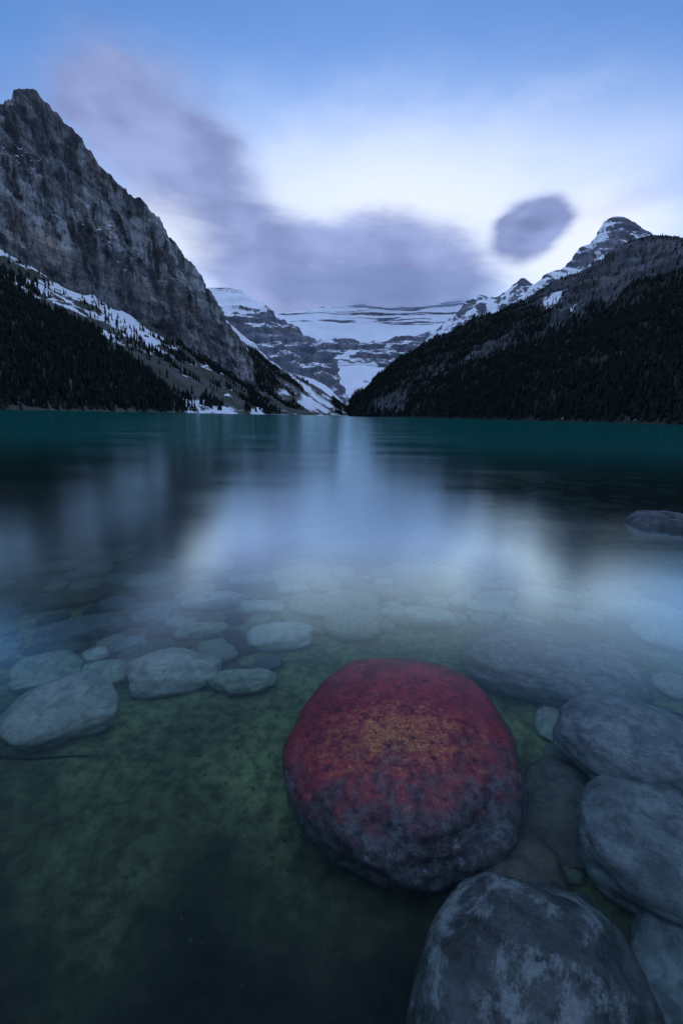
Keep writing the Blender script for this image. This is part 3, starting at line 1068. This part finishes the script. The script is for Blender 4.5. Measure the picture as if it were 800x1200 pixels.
RED_LO, RED_HI = -0.15, 0.20
MATS = {
    'pale': rock_mat('pale_stone', (0.48, 0.465, 0.37), (0.61, 0.59, 0.48), (0.26, 0.25, 0.19)),
    'tan': rock_mat('tan_stone', (0.36, 0.355, 0.24), (0.50, 0.49, 0.35), (0.17, 0.17, 0.11)),
    'grey': rock_mat('grey_stone', (0.17, 0.19, 0.185), (0.34, 0.37, 0.355), (0.08, 0.09, 0.088)),
    'dark': rock_mat('dark_stone', (0.05, 0.052, 0.05), (0.10, 0.10, 0.095), (0.02, 0.02, 0.02)),
    'wet': rock_mat('wet_dark_rock', (0.025, 0.030, 0.034), (0.12, 0.135, 0.15), (0.01, 0.012, 0.013), wet=0.4),
    'moss': rock_mat('mossy_stone', (0.06, 0.075, 0.025), (0.11, 0.125, 0.05), (0.025, 0.03, 0.015)),
    'brown': rock_mat('brown_stone', (0.15, 0.115, 0.085), (0.24, 0.20, 0.16), (0.07, 0.055, 0.045)),
    'mottled': rock_mat('mottled_stone', (0.14, 0.155, 0.15), (0.24, 0.265, 0.26), (0.05, 0.055, 0.055), vein=(0.52, 0.57, 0.55)),
}
MATS['red'] = red_mat()

_seed = [100]
PLACED = []


def stone(name, label, px, py, w, h, mat, above=None, group=None, rot=0.0, flat=0.42, level=5, cuts=5, cut_depth=0.22,
          rough=0.05, seed=None, cat='stone', tilt=(0, 0), boxy=2.4, sink=0.12, soft=0.08):
    """a stone that appears w x h pixels large round (px, py), resting on the lake bed; above = height of its top over the water"""
    if seed is None:
        _seed[0] += 1
        seed = _seed[0]
    p0, hit, cos_t = refract_point(px, py, lambda x, y: float(bed_depth(x, y)))
    dist = np.linalg.norm(p0 - np.array([0, 0, CAM_H]))
    v = ray(px, py)
    fwd = -RM[:, 2]
    depth_cam = float(np.dot(p0 - np.array([0, 0, CAM_H]), fwd))
    ax = 0.5 * w / F * depth_cam
    bed = float(bed_depth(p0[0], p0[1]))
    if above is None:
        az = flat * ax
        zc = -bed + az * (1 - sink * 2)
    else:
        az = 0.5 * (bed + above + 0.04)
        zc = above - az
    # find the centre on the bent sight line at height zc
    pc, hit, cos_t = refract_point(px, py, lambda x, y: max(0.0, -zc))
    if above is not None and above > 0.05:
        pc = np.array([hit[0], hit[1] + 0.3, zc])
    if zc > 0:
        s = (CAM_H - zc) / -v[2]
        pc = np.array([v[0] * s, v[1] * s, zc])
    depth_cam = float(np.dot(pc - np.array([0, 0, CAM_H]), fwd))
    ax = 0.5 * w / F * depth_cam
    if above is None:
        az = flat * ax
    H = 0.5 * h / F * np.linalg.norm(pc - np.array([0, 0, CAM_H]))   # half size across the sight line
    sin_d = cos_t if zc < 0 else -v[2]
    cos_d = math.sqrt(1 - sin_d ** 2)
    if az * cos_d > 0.92 * H and above is None:
        az = 0.75 * H / max(cos_d, 0.2)
        az = min(az, flat * ax)
    ay = math.sqrt(max(H * H - (az * cos_d) ** 2, (0.35 * H) ** 2)) / sin_d
    ay = min(max(ay, 0.45 * ax), 2.2 * ax)
    p, f = stone_shape(seed, level, cuts, cut_depth, rough, boxy, soft)
    c, s_ = math.cos(rot), math.sin(rot)
    p = p * np.array([ax, ay, az])
    a0 = math.atan2(pc[0], pc[1])
    me = mesh_from(name, p, f, MATS[mat])
    o = link(name, me, None, tuple(pc), (tilt[0], tilt[1], rot - a0))
    tag(o, label, cat, group)
    PLACED.append((pc[0], pc[1], max(ax, ay)))
    return o


# the large boulders in the right foreground
stone('boulder', 'dark red and orange boulder rising from the water in the foreground', 475, 870, 268, 244, 'red', above=-0.012, level=6, cuts=4, cut_depth=0.10,
      rough=0.022, seed=45, cat='boulder', boxy=2.12)
stone('boulder', 'large grey boulder with pale mottled streaks at the bottom edge, nearest the viewer', 622, 1226, 290, 240, 'mottled', above=-0.06, level=6, cuts=4,
      cut_depth=0.15, rough=0.04, seed=52, cat='boulder')
stone('stone', 'small tan stone wedged between the red boulder and the streaked grey boulder', 602, 1016, 112, 80, 'brown', flat=0.7, seed=63)
stone('boulder', 'smooth dark grey boulder cut by the right edge, above the bottom corner one', 776, 998, 182, 112, 'grey', flat=0.62, level=6, seed=74, cat='boulder', cuts=4, cut_depth=0.12)
stone('boulder', 'rounded blue grey boulder right of the red boulder, near the right edge', 748, 872, 180, 122, 'grey', above=-0.05, level=6, seed=85, cat='boulder', cuts=3, cut_depth=0.12)
stone('boulder', 'dim dark boulder in the bottom right corner', 806, 1140, 120, 170, 'grey', flat=0.6, seed=96, cat='boulder')
stone('stone', 'flat murky tan stone lying deep between red boulder and right edge boulders', 655, 948, 100, 100, 'brown', flat=0.25, seed=107)
stone('boulder', 'broad grey boulder just under the misty water behind the red boulder', 652, 775, 215, 120, 'grey', above=-0.02, level=6, seed=118, cat='boulder', cuts=4, cut_depth=0.2)
stone('stone', 'pale submerged stone between the red boulder and the blue grey boulder', 662, 850, 70, 52, 'pale', flat=0.4, seed=129)
stone('boulder', 'dark rough rock standing out of the water at the right edge', 806, 622, 160, 64, 'wet', above=0.31, level=6, seed=131, cat='rock', cuts=9, rough=0.2, cut_depth=0.4)
stone('stone', 'low dark stone in the water left of the rock standing out', 706, 626, 52, 26, 'dark', above=-0.01, seed=141)

LEFT = [
    ('pale angular stone, largest at the left edge, with a flat sloping top', 75, 825, 130, 84, 'pale', 7, 0.34),
    ('long pale stone with a blunt left end, right of the largest left stone', 202, 784, 112, 62, 'pale', 5, 0.3),
    ('dark rounded stone resting behind the pale stones at left', 98, 737, 100, 42, 'grey', 2, 0.12),
    ('blue grey stone just right of the dark rounded stone at left', 174, 722, 54, 32, 'grey', 4, 0.2),
    ('long smooth pale stone lying tilted in the group left of centre', 252, 704, 78, 34, 'pale', 3, 0.15),
    ('smooth egg shaped pale stone above the red boulder to its left', 329, 745, 80, 46, 'pale', 1, 0.08),
    ('angular pale stone behind the smooth egg shaped stone', 306, 711, 58, 34, 'pale', 6, 0.3),
    ('narrow pale stone between the egg shaped stone and the blunt ended stone', 238, 739, 64, 30, 'tan', 4, 0.2),
    ('greenish stone behind the largest left stone, near the left edge', 54, 788, 76, 50, 'tan', 3, 0.2),
    ('broad dim stone between the largest left stone and the blunt ended stone', 122, 790, 66, 40, 'tan', 4, 0.2),
    ('small round stone above the gap beside the blunt ended stone', 152, 756, 46, 26, 'grey', 3, 0.15),
    ('small pale stone under the dark rounded stone at left', 113, 767, 32, 20, 'pale', 3, 0.15),
    ('low greenish slab half sunk in silt below the egg shaped stone', 284, 797, 80, 38, 'tan', 5, 0.25),
    ('pale oval stone at the back of the group left of centre', 296, 680, 54, 24, 'pale', 2, 0.1),
    ('small bright oval stone right of the angular pale stone', 344, 690, 42, 22, 'pale', 2, 0.1),
    ('faint green stone far back in the dark water at left', 62, 665, 74, 22, 'tan', 3, 0.15),
    ('mossy yellow green stone behind the dark rounded stone', 78, 702, 86, 24, 'moss', 3, 0.15),
    ('dim brown stone in the shadow edge above the blue grey stone', 190, 694, 66, 24, 'brown', 3, 0.15),
    ('small stone cut by the left edge beside the greenish stone', 4, 757, 40, 30, 'grey', 3, 0.15),
    ('mossy flat stone under the dark rounded stone, above the greenish stone', 80, 760, 50, 22, 'moss', 3, 0.15),
]
for lab, px, py, w, h, mt, cuts, cd in LEFT:
    stone('stone', lab, px, py, w, h, mt, cuts=cuts + 2, cut_depth=cd * 1.35, level=5, flat=0.5, soft=0.03)

MID = [
    ('long pale slab lying across the middle of the shallows', 420, 645, 158, 38, 'pale', 4, 0.12),
    ('flat pale stone directly behind the red boulder', 490, 722, 92, 34, 'pale', 5, 0.2),
    ('small bright stone right of the long pale slab', 502, 665, 34, 20, 'pale', 2, 0.1),
    ('oval stone beside the small bright stone, right of the long slab', 540, 662, 42, 20, 'grey', 2, 0.1),
    ('broad dim slab in front of the long pale slab', 446, 692, 70, 24, 'grey', 4, 0.2),
    ('brownish stone in front of the rock standing out', 705, 666, 84, 30, 'brown', 4, 0.2),
    ('long dim stone left of the brownish stone, at the edge of the dark water', 640, 655, 66, 24, 'brown', 3, 0.15),
    ('pale stone in the misty water at right, below the brownish stone', 735, 712, 120, 48, 'pale', 3, 0.12),
    ('pale stone by the right edge, behind the rounded blue grey boulder', 790, 745, 90, 50, 'pale', 3, 0.12),
    ('grey stone in the mist left of the pale stone at right', 648, 700, 82, 36, 'pale', 3, 0.12),
    ('pale stone at the right edge below the rock standing out', 785, 682, 70, 26, 'pale', 3, 0.15),
    ('round pale stone at the left foot of the broad grey boulder', 575, 712, 60, 30, 'pale', 3, 0.12),
    ('pale flat stone at the right foot of the rounded blue grey boulder', 795, 805, 60, 34, 'pale', 3, 0.12),
]
for lab, px, py, w, h, mt, cuts, cd in MID:
    stone('stone', lab, px, py, w, h, mt, cuts=cuts, cut_depth=cd, level=5, flat=0.4)

# many small look-alike stones on the shallow bed
rs = random.Random(5)
STONE_LIB = [stone_shape(900 + i, 4, 3 + i % 4, 0.22, 0.05) for i in range(10)]
LIB_ME = {}


def small_stone(px, py, w, mat, label, group, asp=0.7):
    p, hit, cos_t = refract_point(px, py, lambda x, y: float(bed_depth(x, y)))
    fwd = -RM[:, 2]
    dc = float(np.dot(p - np.array([0, 0, CAM_H]), fwd))
    ax = 0.5 * w / F * dc
    for (x, y, r) in PLACED:
        if math.hypot(p[0] - x, p[1] - y) < (r + ax) * 0.60:
            return False
    i = rs.randrange(len(STONE_LIB))
    key = (i, mat)
    if key not in LIB_ME:
        sp, sf = STONE_LIB[i]
        LIB_ME[key] = mesh_from('stone', sp, sf, MATS[mat])
    o = link('stone', LIB_ME[key], None, (p[0], p[1], p[2] + ax * 0.28), (rs.uniform(-.15, .15), rs.uniform(-.15, .15), rs.uniform(0, 6.28)))
    o.scale = (ax, ax * rs.uniform(0.65, 0.95), ax * rs.uniform(0.38, 0.55))
    tag(o, label, 'stone', group)
    PLACED.append((p[0], p[1], ax))
    return True


COLOUR = {'brown': 'brown', 'grey': 'grey', 'tan': 'tan', 'dark': 'blackish', 'pale': 'pale'}


def place_right(px, py):
    if py < 600:
        return 'in the dark far shallows behind the rock standing out' if px > 690 else 'at the far edge of the dark shallows, right of centre'
    if py < 640:
        return 'on the bed beside the rock standing out' if px > 680 else 'in the dark shallows left of the rock standing out'
    return 'in front of the rock standing out, before the mist' if px > 680 else 'where the dark shallows meet the bright mist'


def place_mist(px, py):
    if py < 650:
        return 'beyond the long pale slab in the bright water' if px < 560 else 'at the right rim of the bright water'
    if py < 695:
        return 'just right of the long pale slab' if px < 560 else 'in the mist above the broad grey boulder'
    return 'close behind the red boulder under the mist' if px < 560 else 'beside the broad grey boulder in the mist'


def place_mid(px, py):
    return 'right in front of the long pale slab' if py < 695 else 'between the egg shaped stone and the red boulder'


def place_left(px, py):
    if py < 690:
        return 'far back in the dark water near the left edge' if px < 165 else 'at the back of the stones left of centre'
    if py < 740:
        return 'around the dark rounded stone at left' if px < 165 else 'among the pale stones left of centre'
    return 'in the gaps round the largest left stone' if px < 165 else 'round the blunt ended stone and the egg shaped stone'


def place_fore(px, py):
    return 'in a gap between the right foreground boulders'


REGIONS = [
    # x0, x1, y0, y1, wmin, wmax, tries, mats, place, group
    (560, 800, 560, 690, 16, 42, 420, ('brown', 'grey', 'tan', 'tan'), place_right, 'stones in the dark shallows at right'),
    (340, 760, 625, 740, 36, 84, 260, ('pale', 'pale', 'tan'), place_mist, 'pale stones in the misty shallows'),
    (0, 330, 650, 780, 30, 62, 60, ('tan', 'grey', 'pale'), place_left, 'small stones among the left group'),
    (400, 740, 612, 735, 16, 44, 520, ('pale', 'pale', 'grey'), place_mist, 'pale stones in the misty shallows'),
    (330, 500, 655, 740, 14, 44, 160, ('pale', 'grey', 'tan'), place_mid, 'small stones behind the red boulder'),
    (0, 330, 640, 790, 14, 40, 240, ('tan', 'grey', 'dark', 'brown'), place_left, 'small stones among the left group'),
    (620, 800, 800, 1100, 16, 46, 60, ('tan', 'grey', 'dark'), place_fore, 'small stones between the right boulders'),
]
for (x0, x1, y0, y1, wa, wb, n, ms, place, grp) in REGIONS:
    for _ in range(n):
        px, py, w, mt = rs.uniform(x0, x1), rs.uniform(y0, y1), rs.uniform(wa, wb), rs.choice(ms)
        t = (w - wa) / (wb - wa)
        size = 'tiny' if t < 0.25 else 'small' if t < 0.55 else 'middling' if t < 0.8 else 'broad'
        small_stone(px, py, w, mt, '%s %s stone %s' % (size, COLOUR[mt], place(px, py)), grp)


# ------------------------------------------------------------------ small things on the bed
def build_pebbles():
    rp = np.random.RandomState(3)
    v0, f0_ = ico(1)
    n = 3500
    V, Fc = [], []
    off = 0
    for i in range(n):
        y = 0.95 + 7.0 * rp.rand() ** 1.3
        x = (rp.rand() - 0.5) * (2.2 + 1.9 * y)
        rad = (0.003 + 0.011 * rp.rand() ** 3) * min(1.0, 0.35 + 0.22 * y)
        q = v0 * np.array([rad * (0.8 + 0.6 * rp.rand()), rad * (0.8 + 0.4 * rp.rand()), rad * 0.6])
        q = q * (1 + 0.25 * (rp.rand(len(q), 1) - 0.5))
        V.append(q + np.array([x, y, -float(bed_depth(x, y)) + 0.004]))
        Fc.append(f0_ + off)
        off += len(q)
    m, T, b, out = new_mat('mixed_pebbles')
    geo = T.node('ShaderNodeNewGeometry')
    rnd = geo.outputs['Random Per Island']
    c = T.mix(T.ramp(rnd, 0.0, 0.8, 0, 1, False), (0.06, 0.06, 0.035), (0.20, 0.195, 0.10))
    T.l.new(c, b.inputs['Base Color'])
    b.inputs['Roughness'].default_value = 0.8
    o = link('pebbles', mesh_from('pebbles', np.concatenate(V), np.concatenate(Fc), m))
    tag(o, 'small pebbles strewn over the silty lake bed', 'pebbles', kind='stuff')


build_pebbles()


def build_branch():
    pts = []
    for t in np.linspace(0, 1, 14):
        p, hit, c = refract_point(-14 + 132 * t, 884 + 5 * t + 3 * math.sin(5 * t), lambda x, y: float(bed_depth(x, y)) - 0.03)
        pts.append(p)
    pts = np.array(pts)
    V, Fc = [], []
    for i, p in enumerate(pts):
        r = 0.013 * (1 - 0.75 * i / 13)
        for k in range(6):
            a = k * math.pi / 3
            V.append(p + np.array([0, math.cos(a) * r, math.sin(a) * r]))
    for i in range(13):
        for k in range(6):
            Fc.append((i * 6 + k, i * 6 + (k + 1) % 6, (i + 1) * 6 + (k + 1) % 6, (i + 1) * 6 + k))
    o = link('branch', mesh_from('branch', np.array(V), np.array(Fc), MATS['dark']))
    tag(o, 'thin dark sunken stick on the bed below the largest left stone', 'stick')


build_branch()


# ------------------------------------------------------------------ front-row conifers along the shores
def conifer_parts():
    rp = np.random.RandomState(77)
    V, Fc = [], []
    off = 0
    for L in range(9):
        z0 = 0.10 + 0.1 * L
        rad = 0.17 * (1 - L / 9.6)
        sides = 9
        ring = []
        for k in range(sides):
            a = 2 * math.pi * k / sides + L * 0.7
            r = rad * (0.55 + 0.75 * rp.rand())
            ring.append((r * math.cos(a), r * math.sin(a), z0 - 0.05 * rp.rand() - 0.02))
        V += ring + [(0, 0, min(1.0, z0 + 0.17))]
        Fc += [(off + k, off + (k + 1) % sides, off + sides) for k in range(sides)]
        off += sides + 1
    crown = mesh_from('crown', np.array(V), np.array(Fc), M_forest, False)
    m, T, b, out = new_mat('conifer_bark')
    b.inputs['Base Color'].default_value = (0.045, 0.035, 0.028, 1)
    b.inputs['Roughness'].default_value = 0.95
    V, Fc = [], []
    for i, (z, r) in enumerate(((-0.05, 0.022), (0.12, 0.018), (0.6, 0.01), (0.95, 0.002))):
        V += [(r * math.cos(k * math.pi / 3), r * math.sin(k * math.pi / 3), z) for k in range(6)]
    for i in range(3):
        Fc += [(i * 6 + k, i * 6 + (k + 1) % 6, i * 6 + 6 + (k + 1) % 6, i * 6 + 6 + k) for k in range(6)]
    trunk = mesh_from('trunk', np.array(V), np.array(Fc), m)
    return crown, trunk


CROWN, TRUNK = conifer_parts()


def shore_conifers(G, row, cols, label, group, seed):
    rp = random.Random(seed)
    for c in cols:
        r = row + rp.randint(0, 7)
        p = G[r, c]
        h = rp.uniform(14, 25)
        root = bpy.data.objects.new('conifer', None)
        COL.objects.link(root)
        root.empty_display_size = 2
        root.location = (p[0], p[1], p[2] - 0.3)
        root.rotation_euler = (0, 0, rp.uniform(0, 6.28))
        root.scale = (h * rp.uniform(0.85, 1.15), h * rp.uniform(0.85, 1.15), h)
        tag(root, label % ('short' if h < 17.5 else 'medium tall' if h < 21.5 else 'tall'), 'tree', group)
        for nm, me in (('crown', CROWN), ('trunk', TRUNK)):
            o = link(nm, me, root)


nuG = GG.shape[1]
shore_conifers(GG, 7, [int(nuG * (0.45 + 0.44 * i / 69)) for i in range(70)], '%s dark conifer in the front row along the right shore', 'front row conifers on the right shore', 3)
nuA = GA.shape[1]
shore_conifers(GA, 7, [int(nuA * (0.10 + 0.30 * i / 44)) for i in range(45)], '%s dark conifer in the front row along the left shore', 'front row conifers on the left shore', 4)


# ------------------------------------------------------------------ cloud lying on the glacier wall
def build_cloud():
    v0, f0_ = ico(6)
    c = at(450, 338, 7000)
    q = v0 * np.array([1750, 620, 250]) * (1 + 0.16 * fbm(v0 * np.array([5.0, 2, 2]) + 3.3, 4))[:, None]
    m = bpy.data.materials.new('cloud_vapour')
    m.use_nodes = True
    T = NT(m.node_tree)
    T.n.clear()
    out = T.node('ShaderNodeOutputMaterial')
    p = T.node('ShaderNodeVolumePrincipled')
    p.inputs['Color'].default_value = (0.62, 0.68, 0.80, 1)
    p.inputs['Density'].default_value = 0.0011
    T.l.new(p.outputs[0], out.inputs['Volume'])
    o = link('cloud', mesh_from('cloud', q + c, f0_, m))
    tag(o, 'grey blue cloud resting on the top of the snow covered mountain wall', 'cloud', kind='stuff')


build_cloud()
